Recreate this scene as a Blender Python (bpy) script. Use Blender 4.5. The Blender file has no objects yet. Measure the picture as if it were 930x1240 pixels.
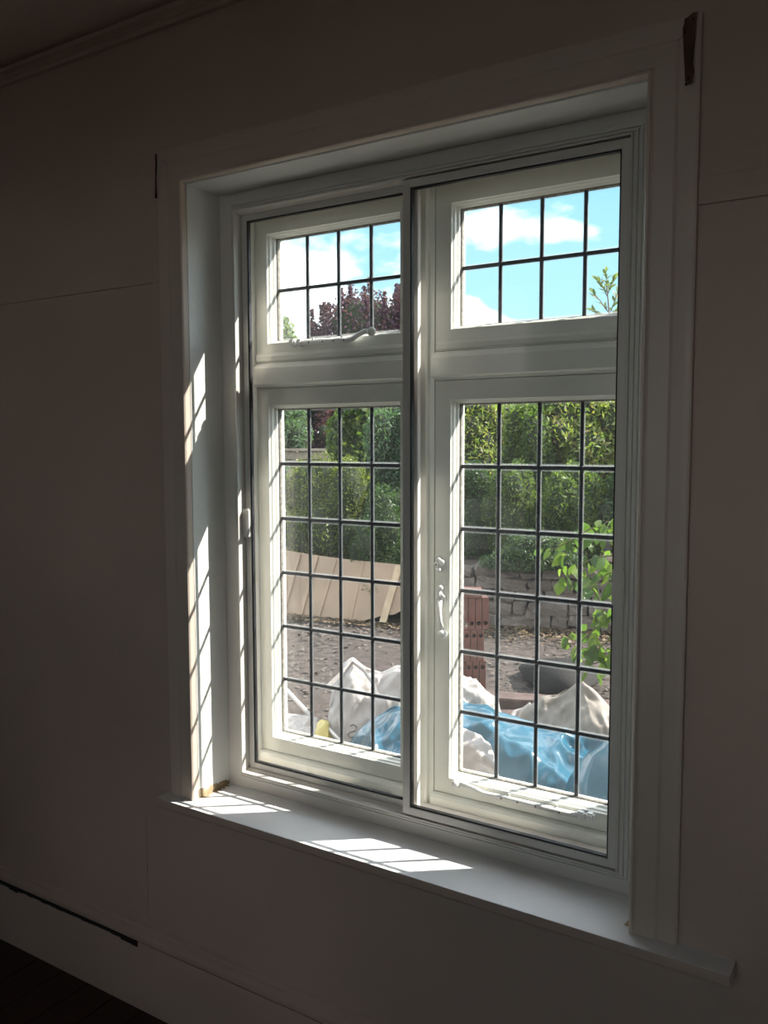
import bpy, bmesh, math, random
import numpy as np
from mathutils import Vector, Matrix, noise

scn = bpy.context.scene
COL = scn.collection
R = math.radians

# ------------------------------------------------------------------ camera
CAM = np.array([1.79273, -1.80466, 1.06847])
YAW, PITCH, ROLL, FPX = R(32.09903), R(-4.72044), R(-0.12637), 1031.246
_F = np.array([-math.sin(YAW) * math.cos(PITCH), math.cos(YAW) * math.cos(PITCH), math.sin(PITCH)])
_R = np.cross(_F, [0, 0, 1]); _R /= np.linalg.norm(_R)
_U = np.cross(_R, _F)
_R, _U = _R * math.cos(ROLL) + _U * math.sin(ROLL), -_R * math.sin(ROLL) + _U * math.cos(ROLL)
cd = bpy.data.cameras.new('camera')
cam = bpy.data.objects.new('camera', cd); COL.objects.link(cam)
M = Matrix.Identity(4)
for i in range(3):
    M[i][0], M[i][1], M[i][2], M[i][3] = _R[i], _U[i], -_F[i], CAM[i]
cam.matrix_world = M
cd.sensor_fit = 'VERTICAL'; cd.sensor_height = 24.0; cd.sensor_width = 18.0
cd.lens = FPX * 24.0 / 1240.0
cd.clip_start = 0.02; cd.clip_end = 500
scn.camera = cam

def ray(px, py):
    return _F + (px - 465) / FPX * _R + (620 - py) / FPX * _U
def at(px, py, Y):
    """the point of the place seen at a pixel, on the vertical plane y = Y"""
    d = ray(px, py); return Vector(CAM + d * (Y - CAM[1]) / d[1])
GZ = -1.0
def on_ground(px, py, z=GZ):
    d = ray(px, py); return Vector(CAM + d * (z - CAM[2]) / d[2])
def mpp(px, Y):      # metres per pixel there
    return float((Y - CAM[1]) / ray(px, 600)[1] / FPX)

# ------------------------------------------------------------------ world, sun, exposure
scn.view_settings.view_transform = 'Standard'
scn.view_settings.look = 'None'
scn.view_settings.gamma = 1
scn.view_settings.use_curve_mapping = False
scn.view_settings.exposure = 1.10

SKY = 1.0
w = bpy.data.worlds.new('sky'); scn.world = w; w.use_nodes = True
nt = w.node_tree; N = nt.nodes; L = nt.links; N.clear()
tc = N.new('ShaderNodeTexCoord')
sep = N.new('ShaderNodeSeparateXYZ'); L.new(tc.outputs['Generated'], sep.inputs[0])
gr = N.new('ShaderNodeValToRGB'); L.new(sep.outputs['Z'], gr.inputs[0])
gr.color_ramp.elements[0].position = 0.0; gr.color_ramp.elements[0].color = (0.38, 0.62, 0.69, 1)
gr.color_ramp.elements[1].position = 0.75; gr.color_ramp.elements[1].color = (0.20, 0.40, 0.62, 1)
e = gr.color_ramp.elements.new(0.30); e.color = (0.22, 0.48, 0.64, 1)
mp = N.new('ShaderNodeMapping'); L.new(tc.outputs['Generated'], mp.inputs[0])
mp.inputs['Scale'].default_value = (1, 1, 2.2)
mp.inputs['Location'].default_value = (0.35, 0.1, 0.55)
nz = N.new('ShaderNodeTexNoise'); L.new(mp.outputs[0], nz.inputs['Vector'])
nz.inputs['Scale'].default_value = 3.6; nz.inputs['Detail'].default_value = 7; nz.inputs['Roughness'].default_value = 0.5
cr = N.new('ShaderNodeValToRGB'); L.new(nz.outputs[0], cr.inputs[0])
cr.color_ramp.elements[0].position = 0.45; cr.color_ramp.elements[0].color = (0, 0, 0, 1)
cr.color_ramp.elements[1].position = 0.70; cr.color_ramp.elements[1].color = (1, 1, 1, 1)
mx = N.new('ShaderNodeMix'); mx.data_type = 'RGBA'
L.new(cr.outputs[0], mx.inputs['Factor']); L.new(gr.outputs[0], mx.inputs['A']); mx.inputs['B'].default_value = (3.4, 3.3, 3.2, 1)
bg = N.new('ShaderNodeBackground'); L.new(mx.outputs['Result'], bg.inputs['Color']); bg.inputs['Strength'].default_value = SKY
wo = N.new('ShaderNodeOutputWorld'); L.new(bg.outputs[0], wo.inputs[0])

SUN = Vector((1.29, 1.0, 1.53)).normalized()
sl = bpy.data.lights.new('sun', 'SUN'); sl.energy = 6.8; sl.angle = R(0.55); sl.color = (1.0, 0.96, 0.88)
so = bpy.data.objects.new('sun', sl); COL.objects.link(so)
so.rotation_euler = (-SUN).to_track_quat('-Z', 'Y').to_euler(); so.location = (6, 6, 8)

# ------------------------------------------------------------------ materials
def mat(name, col, rough=0.6, metal=0.0, spec=0.5, var=0.0, vscale=6.0, bump=0.0, bscale=60.0, col2=None, thr=(0.35, 0.65), trans=0.0, coat=0.0, detail=4):
    m = bpy.data.materials.new(name); m.use_nodes = True
    t = m.node_tree; n = t.nodes; l = t.links
    b = n['Principled BSDF']; b.inputs['Base Color'].default_value = (*col, 1)
    b.inputs['Roughness'].default_value = rough; b.inputs['Metallic'].default_value = metal
    b.inputs['Specular IOR Level'].default_value = spec
    if coat: b.inputs['Coat Weight'].default_value = coat
    tc = n.new('ShaderNodeTexCoord')
    if var or col2:
        z = n.new('ShaderNodeTexNoise'); z.inputs['Scale'].default_value = vscale; z.inputs['Detail'].default_value = detail
        l.new(tc.outputs['Object'], z.inputs['Vector'])
        r = n.new('ShaderNodeValToRGB'); l.new(z.outputs[0], r.inputs[0])
        c2 = col2 if col2 else tuple(c * (1 - var) for c in col)
        r.color_ramp.elements[0].position = thr[0]; r.color_ramp.elements[0].color = (*c2, 1)
        r.color_ramp.elements[1].position = thr[1]; r.color_ramp.elements[1].color = (*col, 1)
        l.new(r.outputs[0], b.inputs['Base Color'])
    if bump:
        z2 = n.new('ShaderNodeTexNoise'); z2.inputs['Scale'].default_value = bscale; z2.inputs['Detail'].default_value = 5
        l.new(tc.outputs['Object'], z2.inputs['Vector'])
        bp = n.new('ShaderNodeBump'); bp.inputs['Strength'].default_value = bump; bp.inputs['Distance'].default_value = 0.01
        l.new(z2.outputs[0], bp.inputs['Height']); l.new(bp.outputs[0], b.inputs['Normal'])
    return m

def leaf_mat(name, cols, transl=0.45, rough=0.5, by_object=False):
    """leaf colour varies from leaf to leaf; light passes through"""
    m = bpy.data.materials.new(name); m.use_nodes = True
    t = m.node_tree; n = t.nodes; l = t.links
    b = n['Principled BSDF']; out = n['Material Output']
    g = n.new('ShaderNodeObjectInfo' if by_object else 'ShaderNodeNewGeometry')
    r = n.new('ShaderNodeValToRGB'); l.new(g.outputs['Random' if by_object else 'Random Per Island'], r.inputs[0])
    els = r.color_ramp.elements
    els[0].color = (*cols[0], 1); els[1].color = (*cols[-1], 1)
    for i, c in enumerate(cols[1:-1]):
        e = els.new((i + 1) / (len(cols) - 1)); e.color = (*c, 1)
    l.new(r.outputs[0], b.inputs['Base Color']); b.inputs['Roughness'].default_value = rough
    b.inputs['Specular IOR Level'].default_value = 0.4
    tr = n.new('ShaderNodeBsdfTranslucent')
    mm = n.new('ShaderNodeMix'); mm.data_type = 'RGBA'; mm.blend_type = 'MULTIPLY'; mm.inputs['Factor'].default_value = 1
    l.new(r.outputs[0], mm.inputs['A']); mm.inputs['B'].default_value = (1.7, 1.9, 0.75, 1)
    l.new(mm.outputs['Result'], tr.inputs['Color'])
    s = n.new('ShaderNodeMixShader'); s.inputs[0].default_value = transl
    l.new(b.outputs[0], s.inputs[1]); l.new(tr.outputs[0], s.inputs[2]); l.new(s.outputs[0], out.inputs['Surface'])
    return m

def glass_mat(name, dust=0.0, edge=False, tint=(1, 1, 1)):
    """thin window glass: clear, reflecting by Fresnel, with a film of dust (and whiter along the edge of a leaded pane)"""
    m = bpy.data.materials.new(name); m.use_nodes = True
    t = m.node_tree; n = t.nodes; l = t.links
    n.remove(n['Principled BSDF']); out = n['Material Output']
    tr = n.new('ShaderNodeBsdfTransparent'); tr.inputs[0].default_value = (*tint, 1)
    gl = n.new('ShaderNodeBsdfGlossy'); gl.inputs['Roughness'].default_value = 0.0
    lw = n.new('ShaderNodeLayerWeight'); lw.inputs['Blend'].default_value = 0.5      # Schlick: the same from both faces of the sheet
    p5 = n.new('ShaderNodeMath'); p5.operation = 'POWER'; l.new(lw.outputs['Facing'], p5.inputs[0]); p5.inputs[1].default_value = 5
    fr = n.new('ShaderNodeMath'); fr.operation = 'MULTIPLY_ADD'; l.new(p5.outputs[0], fr.inputs[0]); fr.inputs[1].default_value = .96; fr.inputs[2].default_value = .04
    s = n.new('ShaderNodeMixShader'); l.new(fr.outputs[0], s.inputs[0]); l.new(tr.outputs[0], s.inputs[1]); l.new(gl.outputs[0], s.inputs[2])
    last = s
    if dust:
        tl = n.new('ShaderNodeBsdfTranslucent'); tl.inputs[0].default_value = (.85, .87, .85, 1)
        df = n.new('ShaderNodeBsdfDiffuse'); df.inputs[0].default_value = (.85, .87, .85, 1)
        dd = n.new('ShaderNodeMixShader'); dd.inputs[0].default_value = 0.5; l.new(tl.outputs[0], dd.inputs[1]); l.new(df.outputs[0], dd.inputs[2])
        tc = n.new('ShaderNodeTexCoord')
        z = n.new('ShaderNodeTexNoise'); z.inputs['Scale'].default_value = 9; z.inputs['Detail'].default_value = 6
        l.new(tc.outputs['Object'], z.inputs['Vector'])
        p = n.new('ShaderNodeMath'); p.operation = 'MULTIPLY'; l.new(z.outputs[0], p.inputs[0]); p.inputs[1].default_value = dust * 2
        fac = p
        if edge:  # whitish rim mixed in towards the edges of each pane
            sp = n.new('ShaderNodeSeparateXYZ'); l.new(tc.outputs['Generated'], sp.inputs[0])
            ds = []
            for ax in ('X', 'Z'):
                a = n.new('ShaderNodeMath'); a.operation = 'SUBTRACT'; l.new(sp.outputs[ax], a.inputs[0]); a.inputs[1].default_value = 0.5
                b_ = n.new('ShaderNodeMath'); b_.operation = 'ABSOLUTE'; l.new(a.outputs[0], b_.inputs[0]); ds.append(b_)
            mxx = n.new('ShaderNodeMath'); mxx.operation = 'MAXIMUM'; l.new(ds[0].outputs[0], mxx.inputs[0]); l.new(ds[1].outputs[0], mxx.inputs[1])
            mr = n.new('ShaderNodeMapRange'); mr.inputs['From Min'].default_value = 0.455; mr.inputs['From Max'].default_value = 0.487
            mr.inputs['To Min'].default_value = 0; mr.inputs['To Max'].default_value = 0.22
            l.new(mxx.outputs[0], mr.inputs[0])
            ad = n.new('ShaderNodeMath'); ad.operation = 'ADD'; l.new(p.outputs[0], ad.inputs[0]); l.new(mr.outputs[0], ad.inputs[1]); fac = ad
        s2 = n.new('ShaderNodeMixShader'); l.new(fac.outputs[0], s2.inputs[0]); l.new(s.outputs[0], s2.inputs[1]); l.new(dd.outputs[0], s2.inputs[2])
        last = s2
    l.new(last.outputs[0], out.inputs['Surface'])
    return m

m_wall = mat('wall_paint', (.58, .45, .37), .85, var=.08, vscale=2.0, bump=.15, bscale=120)
m_ceil = mat('ceiling_paint', (.74, .60, .52), .9, var=.08, vscale=2, bump=.1)
m_trim = mat('architrave_paint', (.64, .535, .45), .45, var=.05, vscale=5, bump=.08, bscale=60)
m_white = mat('white_gloss_paint', (.84, .84, .80), .32, var=.04, vscale=7, bump=.06, bscale=50)
m_sill = mat('sill_paint', (.82, .82, .82), .42, var=.05, vscale=8, bump=.10, bscale=40)
m_cream = mat('window_joinery_paint', (.86, .86, .78), .30, var=.05, vscale=9, bump=.06, bscale=60)
m_sub = mat('subframe_paint', (.72, .67, .61), .4, var=.04, vscale=7, bump=.06)
m_alu = mat('white_aluminium', (.68, .65, .60), .30, spec=.5)
m_rub = mat('black_rubber', (.012, .012, .014), .5)
m_lead = mat('lead_came', (.055, .06, .068), .5, metal=.55, var=.3, vscale=40, bump=.3, bscale=90)
m_putty = mat('old_putty', (.30, .28, .24), .8, var=.5, vscale=90)
m_bare = mat('bare_wood', (.50, .38, .23), .8, var=.45, vscale=25, bump=.3)
m_scar = mat('brown_scar', (.16, .085, .05), .85, var=.5, vscale=30, bump=.3)
m_dark = mat('dark_gap', (.02, .014, .012), .9)
m_floor = mat('floor_boards', (.055, .026, .018), .5, var=.4, vscale=5, bump=.2)
m_glass = glass_mat('clear_glass', dust=.012)
m_pane = glass_mat('leaded_glass', dust=.006, edge=True)
m_hard = mat('painted_ironmongery', (.82, .82, .79), .3, bump=.15, bscale=80)
m_screw = mat('screw', (.2, .2, .2), .4, metal=.8)
m_ext = mat('exterior_render', (.45, .40, .36), .9, bump=.3)
m_ground = mat('gravel_dirt', (.062, .046, .038), .95, col2=(.032, .024, .019), vscale=11, thr=(.38, .58), bump=.9, bscale=45, detail=12)
m_bank = mat('bank_soil', (.08, .06, .045), .95, var=.5, vscale=8, bump=.8, bscale=30)

# ------------------------------------------------------------------ helpers
def obj(name, me, m=None, parent=None, smooth=False):
    o = bpy.data.objects.new(name, me); COL.objects.link(o)
    if m is not None and not me.materials: me.materials.append(m)
    if parent is not None: o.parent = parent
    if smooth:
        for p in me.polygons: p.use_smooth = True
    return o
def empty(name, loc=(0, 0, 0)):
    o = bpy.data.objects.new(name, None); COL.objects.link(o); o.location = loc; o.empty_display_size = .1
    return o
def tag(o, label=None, cat=None, group=None, kind=None):
    if label: o['label'] = label
    if cat: o['category'] = cat
    if group: o['group'] = group
    if kind: o['kind'] = kind
    return o
def copy_of(o, parent=None, **kw):
    c = o.copy(); COL.objects.link(c)
    if parent is not None: c.parent = parent
    for k, v in kw.items(): setattr(c, k, v)
    return c

class MB:
    def __init__(s): s.v = []; s.f = []
    def add(s, vs, fs):
        b = len(s.v); s.v += [tuple(v) for v in vs]; s.f += [tuple(b + i for i in f) for f in fs]; return s
    def box(s, x0, x1, y0, y1, z0, z1):
        return s.add([(x0,y0,z0),(x1,y0,z0),(x1,y1,z0),(x0,y1,z0),(x0,y0,z1),(x1,y0,z1),(x1,y1,z1),(x0,y1,z1)],
                     [(0,3,2,1),(4,5,6,7),(0,1,5,4),(1,2,6,5),(2,3,7,6),(3,0,4,7)])
    def ring(s, x0, x1, z0, z1, prof):
        """mitred rectangular frame; prof = closed polygon of (distance in from the outer edge, y)"""
        n = len(prof); vs = []
        for (t, y) in prof:
            vs += [(x0+t, y, z0+t), (x1-t, y, z0+t), (x1-t, y, z1-t), (x0+t, y, z1-t)]
        fs = []
        for i in range(n):
            j = (i + 1) % n
            for k in range(4):
                l = (k + 1) % 4
                fs.append((i*4+k, i*4+l, j*4+l, j*4+k))
        return s.add(vs, fs)
    def sweep_x(s, x0, x1, prof):
        """prof = closed polygon of (y, z)"""
        n = len(prof)
        vs = [(x0, y, z) for y, z in prof] + [(x1, y, z) for y, z in prof]
        return s.add(vs, [(i, (i+1) % n, n+(i+1) % n, n+i) for i in range(n)] + [tuple(range(n))[::-1], tuple(range(n, 2*n))])
    def sweep_z(s, z0, z1, prof):
        n = len(prof)
        vs = [(x, y, z0) for x, y in prof] + [(x, y, z1) for x, y in prof]
        return s.add(vs, [(i, (i+1) % n, n+(i+1) % n, n+i) for i in range(n)] + [tuple(range(n))[::-1], tuple(range(n, 2*n))])
    def tube(s, pts, rad, seg=8):
        pts = [Vector(p) for p in pts]
        if not hasattr(rad, '__len__'): rad = [rad] * len(pts)
        vs = []; up = Vector((0.123, .3, 1)).normalized()
        for i, p in enumerate(pts):
            d = (pts[min(i+1, len(pts)-1)] - pts[max(i-1, 0)]).normalized()
            a = d.cross(up)
            if a.length < .05: a = d.cross(Vector((1, 0, 0)))
            a.normalize(); b = d.cross(a)
            for k in range(seg):
                t = 2*math.pi*k/seg
                vs.append(p + (a*math.cos(t) + b*math.sin(t)) * rad[i])
        n = len(pts)
        fs = [(i*seg+k, i*seg+(k+1) % seg, (i+1)*seg+(k+1) % seg, (i+1)*seg+k) for i in range(n-1) for k in range(seg)]
        fs += [tuple(range(seg))[::-1], tuple((n-1)*seg+k for k in range(seg))]
        return s.add(vs, fs)
    def ball(s, c, r, seg=10, rings=7, sc=(1, 1, 1)):
        vs = []; 
        for i in range(rings+1):
            ph = math.pi*i/rings
            for k in range(seg):
                t = 2*math.pi*k/seg
                vs.append((c[0]+r*sc[0]*math.sin(ph)*math.cos(t), c[1]+r*sc[1]*math.sin(ph)*math.sin(t), c[2]+r*sc[2]*math.cos(ph)))
        return s.add(vs, [(i*seg+k, (i+1)*seg+k, (i+1)*seg+(k+1) % seg, i*seg+(k+1) % seg) for i in range(rings) for k in range(seg)])
    def mesh(s, name, bevel=0.0, smooth=False):
        bm = bmesh.new()
        vs = [bm.verts.new(v) for v in s.v]
        for f in s.f:
            try: bm.faces.new([vs[i] for i in f])
            except ValueError: pass
        bmesh.ops.remove_doubles(bm, verts=bm.verts, dist=1e-6)
        bmesh.ops.recalc_face_normals(bm, faces=bm.faces)
        if bevel:
            ed = [e for e in bm.edges if len(e.link_faces) == 2 and e.calc_face_angle(0) > .5]
            bmesh.ops.bevel(bm, geom=ed, offset=bevel, segments=2, affect='EDGES', clamp_overlap=True)
        me = bpy.data.meshes.new(name); bm.to_mesh(me); bm.free()
        if smooth:
            for p in me.polygons: p.use_smooth = True
        return me
    def build(s, name, m, parent=None, bevel=0.0, smooth=False):
        return obj(name, s.mesh(name, bevel, smooth), m, parent)

def structure(o, label=None): return tag(o, label, kind='structure')

# ------------------------------------------------------------------ room shell
W, H, FZ, CZ = 1.30, 1.796, -0.75, 2.285
X0, X1, Y0, TH = -2.6, 3.3, -4.2, 0.30
g = 0.02
b = MB()
b.box(X0, -g, 0, TH, FZ-.1, CZ+.1); b.box(W+g, X1, 0, TH, FZ-.1, CZ+.1)
b.box(-g, W+g, 0, TH, FZ-.1, -.035); b.box(-g, W+g, 0, TH, H+g, CZ+.1)
structure(b.build('wall_back', m_wall), 'plain beige painted wall around the window')
b = MB()                                   # outside skin of that wall
b.box(X0-.3, -g, TH, TH+.012, -1.2, 3.2); b.box(W+g, X1+.3, TH, TH+.012, -1.2, 3.2)
b.box(-g, W+g, TH, TH+.012, -1.2, -.04); b.box(-g, W+g, TH, TH+.012, H+g, 3.2)
structure(b.build('wall_outside', m_ext), 'rendered outer face of the house wall')
structure(MB().box(X0-.1, X0, Y0, 0, FZ, CZ).build('wall_left', m_wall), 'beige painted side wall far to the side of the window')
structure(MB().box(X1, X1+.1, Y0, 0, FZ, CZ).build('wall_right', m_wall), 'beige painted side wall nearer the camera')
b = MB(); fx0, fx1, fz0, fz1 = .50, 2.20, .65, 2.10          # unseen second window added behind the camera to light the room
b.box(X0, fx0, Y0-.25, Y0, FZ, CZ); b.box(fx1, X1, Y0-.25, Y0, FZ, CZ); b.box(fx0, fx1, Y0-.25, Y0, FZ, fz0); b.box(fx0, fx1, Y0-.25, Y0, fz1, CZ)
structure(b.build('wall_front', m_wall), 'beige painted wall behind the camera')
w3 = empty('added_window', (0, 0, 0)); structure(w3, 'plain white window added in the wall behind the camera to light the room')
structure(MB().box(X0, X1, Y0, 0, CZ, CZ+.1).build('ceiling', m_ceil), 'dull beige plaster ceiling')
fl = MB().box(X0, X1, Y0, 0, FZ-.12, FZ-.021).build('floor', m_floor); structure(fl, 'dark red-brown timber board floor')
fbm = MB().box(0, .128, Y0, 0, FZ-.02, FZ).mesh('floor_board', .002); fbm.materials.append(m_floor)
k = 0; x = X0
while x < X1 - .1:
    o = obj('floor_board', fbm, parent=fl); o.location = (x, 0, 0); x += .131
# cornice
prof = [(-.001, 2.235), (-.012, 2.237), (-.016, 2.246), (-.014, 2.252), (-.024, 2.258), (-.036, 2.262), (-.040, 2.270), (-.024, 2.272), (-.024, 2.284), (-.001, 2.284)]
structure(MB().sweep_x(X0, X1, prof).build('trim_1', m_wall, smooth=False), 'narrow moulded cornice where wall meets ceiling')
# dado band either side of the architrave
for i, (a, c) in enumerate(((X0, -.135), (1.401, X1))):
    pr = [(-.0005, 1.534), (-.005, 1.536), (-.006, 1.560), (-.005, 1.588), (-.0005, 1.590)]
    structure(MB().sweep_x(a, c, pr).build('trim_%d' % (2+i), m_wall), 'thin flat rail on the wall %s' % ('beyond the window' if i == 0 else 'on the near side of the window'))
# thin upright strips: beside the architrave and the board joint under the sill
structure(MB().box(-.135, -.101, -.006, -.0005, -.03, 1.90).build('trim_4', m_wall, bevel=.001), 'thin painted strip beside the far architrave leg')
structure(MB().box(-.236, -.228, -.002, -.0005, -.468, -.10).build('trim_5', m_wall), 'thin raised joint in the wall under the sill end')
# skirting: upper moulding, gap, board
sk = MB().sweep_x(X0, X1, [(-.001, FZ), (-.022, FZ), (-.022, -.545), (-.020, -.525), (-.001, -.525)]).build('baseboard_back', m_wall)
structure(sk, 'tall painted skirting board with a moulded top')
MB().sweep_x(X0, X1, [(-.001, -.522), (-.019, -.522), (-.021, -.505), (-.016, -.487), (-.009, -.483), (-.007, -.473), (-.001, -.470)]).build('moulding', m_wall, sk)
gm = MB(); rnd = random.Random(4); x = -1.15
while x < -.27:
    d = .01 + .005*rnd.random(); gm.box(x, x+d*2, -.0235, -.0205, -.529 - .002 - .004*rnd.random() - (.007 if x > -.34 or -.95 < x < -.9 else 0), -.5215); x += d*2
gm.build('gap', m_dark, sk)
for nm, bb in (('baseboard_left', (X0, X0+.022, Y0, -.03)), ('baseboard_right', (X1-.022, X1, Y0, -.03))):
    structure(MB().box(*bb, FZ, -.47).build(nm, m_trim, bevel=.004), 'tall painted skirting board on the %s wall' % ('far side' if 'left' in nm else 'near side'))

# ------------------------------------------------------------------ window_1: lining, sill, joinery, leaded lights
win = empty('window_1', (0, 0, 0)); structure(win, 'white timber casement window with leaded lights, deep reveal and sill')
# architrave (three sides, mitred)
prof = [(0, -.001), (0, -.013), (.004, -.015), (.016, -.015), (.040, -.0125), (.046, -.016), (.086, -.018), (.090, -.020), (.093, -.0235), (.098, -.0235), (.1005, -.019), (.1005, -.001)]
A = []
for (t, y) in prof: A.append([(-.10+t, y, .0), (-.10+t, y, 1.90-t), (1.40-t, y, 1.90-t), (1.40-t, y, -.002)])
def archi(seg, name):
    b = MB(); n = len(prof)
    vs = [A[i][seg] for i in range(n)] + [A[i][seg+1] for i in range(n)]
    b.add(vs, [(i, (i+1) % n, n+(i+1) % n, n+i) for i in range(n)] + [tuple(range(n))[::-1], tuple(range(n, 2*n))])
    return b.build(name, m_trim, win)
for sg in range(3): archi(sg, 'architrave')
MB().ring(fx0, fx1, fz0, fz1, [(0, Y0-.18), (.06, Y0-.18), (.06, Y0-.12), (0, Y0-.12)]).box((fx0+fx1)/2-.04, (fx0+fx1)/2+.04, Y0-.18, Y0-.12, fz0+.06, fz1-.06).build('window_frame', m_cream, w3)
# reveal linings (slightly proud boards with a shadow line against the architrave)
MB().box(-g, 0, .0005, .30, 0.0, H).build('jamb_lining', m_white, win, bevel=.0015)
MB().box(W, W+g, .0005, .30, 0.0, H).build('jamb_lining', m_white, win, bevel=.0015)
MB().box(-g, W+g, .0005, .30, H, H+g).build('head_lining', m_white, win, bevel=.0015)
# window board with rounded nose
MB().sweep_x(-.118, 1.516, [(.215, 0), (-.0625, 0), (-.0625, -.001), (-.0600, -.0012), (-.0600, -.026), (.215, -.034)]).build('window_sill', m_sill, win)
MB().sweep_x(-.118, 1.516, [(-.0601, -.0014), (-.0627, -.0016), (-.0640, -.010), (-.0640, -.020), (-.061, -.027), (-.0601, -.028)]).build('sill_nosing', m_wall, win)
MB().sweep_x(-.10, 1.49, [(-.001, -.0295), (-.02, -.0295), (-.016, -.045), (-.006, -.056), (-.001, -.058)]).build('sill_moulding', m_trim, win)
# bare timber at the foot of both reveals
br = MB(); rnd = random.Random(2); y = .003
while y < .130:
    h = .010 + .010*rnd.random() + .008*(1-y/.13); br.box(-.0003, .0012, y, y+.011, .0003, h); y += .011
br.build('bare_wood_edge', m_bare, win)
MB().add([(W-.001, .002, .0006), (W-.018, .006, .0006), (W-.012, .060, .0006), (W-.001, .085, .0006), (W-.0005, .002, .0125), (W-.0005, .085, .0125)],
         [(0, 1, 2, 3), (0, 1, 4), (2, 3, 5), (1, 2, 5, 4)]).build('bare_wood_edge', m_bare, win)
bw2 = MB(); rnd = random.Random(8)
for i in range(7):
    y = .006 + i*.017; bw2.add([(.0008, y, .0006), (.010+.012*rnd.random(), y+.004, .0006), (.008+.01*rnd.random(), y+.014, .0006), (.0008, y+.017, .0006)], [(0, 1, 2, 3)])
bw2.build('bare_wood_edge', m_bare, win)
# outer window frame, central mullion, transoms
FY0, FY1 = .205, .315
MB().ring(0, W, 0, H, [(0, FY0), (.050, FY0), (.055, FY0+.006), (.055, FY1), (0, FY1)]).build('window_frame', m_cream, win)
MB().sweep_z(.0551, H-.0551, [(.624, FY0+.004), (.628, FY0), (.664, FY0), (.668, FY0+.004), (.668, .222), (.680, .226), (.680, FY1), (.619, FY1), (.619, .226), (.624, .222)]).build('mullion', m_cream, win)
for xa, xb in ((.0551, .6189), (.6801, 1.2449)):
    MB().sweep_x(xa, xb, [(FY0+.001, 1.243), (FY0+.001, 1.290), (FY0+.006, 1.300), (.226, 1.302), (.228, 1.308), (FY1, 1.308), (FY1, 1.232), (.228, 1.232), (.226, 1.237), (FY0+.006, 1.238)]).build('transom', m_cream, win)
# stool (inner bottom nosing of the frame) and exterior sill
MB().sweep_x(.0551, .6189, [(FY0+.002, .056), (FY0+.002, .085), (FY0+.009, .092), (.228, .094), (FY1, .094), (FY1, .056)]).build('bottom_rail', m_cream, win)
MB().sweep_x(.6801, 1.2449, [(FY0+.002, .056), (FY0+.002, .085), (FY0+.009, .092), (.228, .094), (FY1, .094), (FY1, .056)]).build('bottom_rail', m_cream, win)
MB().sweep_x(-.05, 1.35, [(.316, .0), (.40, -.03), (.40, -.06), (.316, -.06)]).build('outer_sill', m_cream, win, bevel=.003)

GY = .272
PX, PZ, PU = .1133, .1704, .1545
def casement(xg, ztop, rows, pz, zlo, zhi, xa, xb):
    """xg: x of glass edge; sash ring from (xa..xb, zlo..zhi)"""
    xr = xg + 4*PX; zb = ztop - rows*pz
    b = MB()
    # sash as mitred ring with unequal widths: build from four prisms
    yf, yb = .229, .292
    b.box(xa, xg-.012, yf, yb, zlo, zhi); b.box(xr+.012, xb, yf, yb, zlo, zhi)
    b.box(xg-.012, xr+.012, yf, yb, zlo, zb-.012); b.box(xg-.012, xr+.012, yf, yb, ztop+.012, zhi)
    sash = b.build('sash', m_cream, win)
    # sloping moulded edge up to the glass
    MB().ring(xg-.012, xr+.012, zb-.012, ztop+.012, [(0, yf-.0008), (.0035, yf-.0008), (.0045, yf+.006), (.008, yf+.010), (.0085, yf+.02), (.0125, yf+.026), (.0125, yb), (0, yb)]).build('glazing_bead', m_cream, sash)
    MB().ring(xg-.0005, xr+.0005, zb-.0005, ztop+.0005, [(0, GY-.010), (.004, GY-.006), (.005, GY+.006), (0, GY+.010)]).build('putty', m_putty, sash)
    pm = MB().box(.0035, PX-.0035, GY-.0015, GY+.0015, .0035, pz-.0035).mesh('pane'); pm.materials.append(m_pane)
    for j in range(rows):
        for i in range(4):
            o = obj('pane', pm, parent=sash); o.location = (xg + i*PX, 0, zb + j*pz)
            o.rotation_euler = (0, 0, 0)
    hw = .0054
    def came(a, horiz, pos):
        pr = [(-hw, 0), (-hw*.8, -.0032), (-hw*.3, -.0048), (hw*.3, -.0048), (hw*.8, -.0032), (hw, 0), (hw*.8, .0032), (-hw*.8, .0032)]
        if horiz: return MB().sweep_x(a[0], a[1], [(GY+q, pos+p) for p, q in pr]).build('lead_came', m_lead, sash)
        return MB().sweep_z(a[0], a[1], [(pos+p, GY+q) for p, q in pr]).build('lead_came', m_lead, sash)
    for i in range(1, 4): came((zb, ztop), False, xg + i*PX)
    for j in range(1, rows): came((xg, xr), True, zb + j*pz)
    jo = MB()
    for i in range(1, 4):
        for j in range(1, rows): jo.ball((xg+i*PX, GY-.003, zb+j*pz), .0075, 8, 5, (1, .45, 1))
    jo.build('solder_joints', m_lead, sash, smooth=True)
    return sash
casement(.1098, 1.1711, 6, PZ, .096, 1.230, .057, .617)
sR = casement(.7366, 1.1711, 6, PZ, .096, 1.230, .682, 1.243)
casement(.1098, 1.6827, 2, PU, 1.310, 1.739, .057, .617)
casement(.7366, 1.6827, 2, PU, 1.310, 1.739, .682, 1.243)
# raised weather lip under the upper sashes
for xa, xb in ((.062, .613), (.687, 1.238)):
    MB().sweep_x(xa, xb, [(.2285, 1.312), (.221, 1.314), (.219, 1.326), (.223, 1.334), (.2285, 1.337)]).build('sash_lip', m_cream, win)

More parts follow.
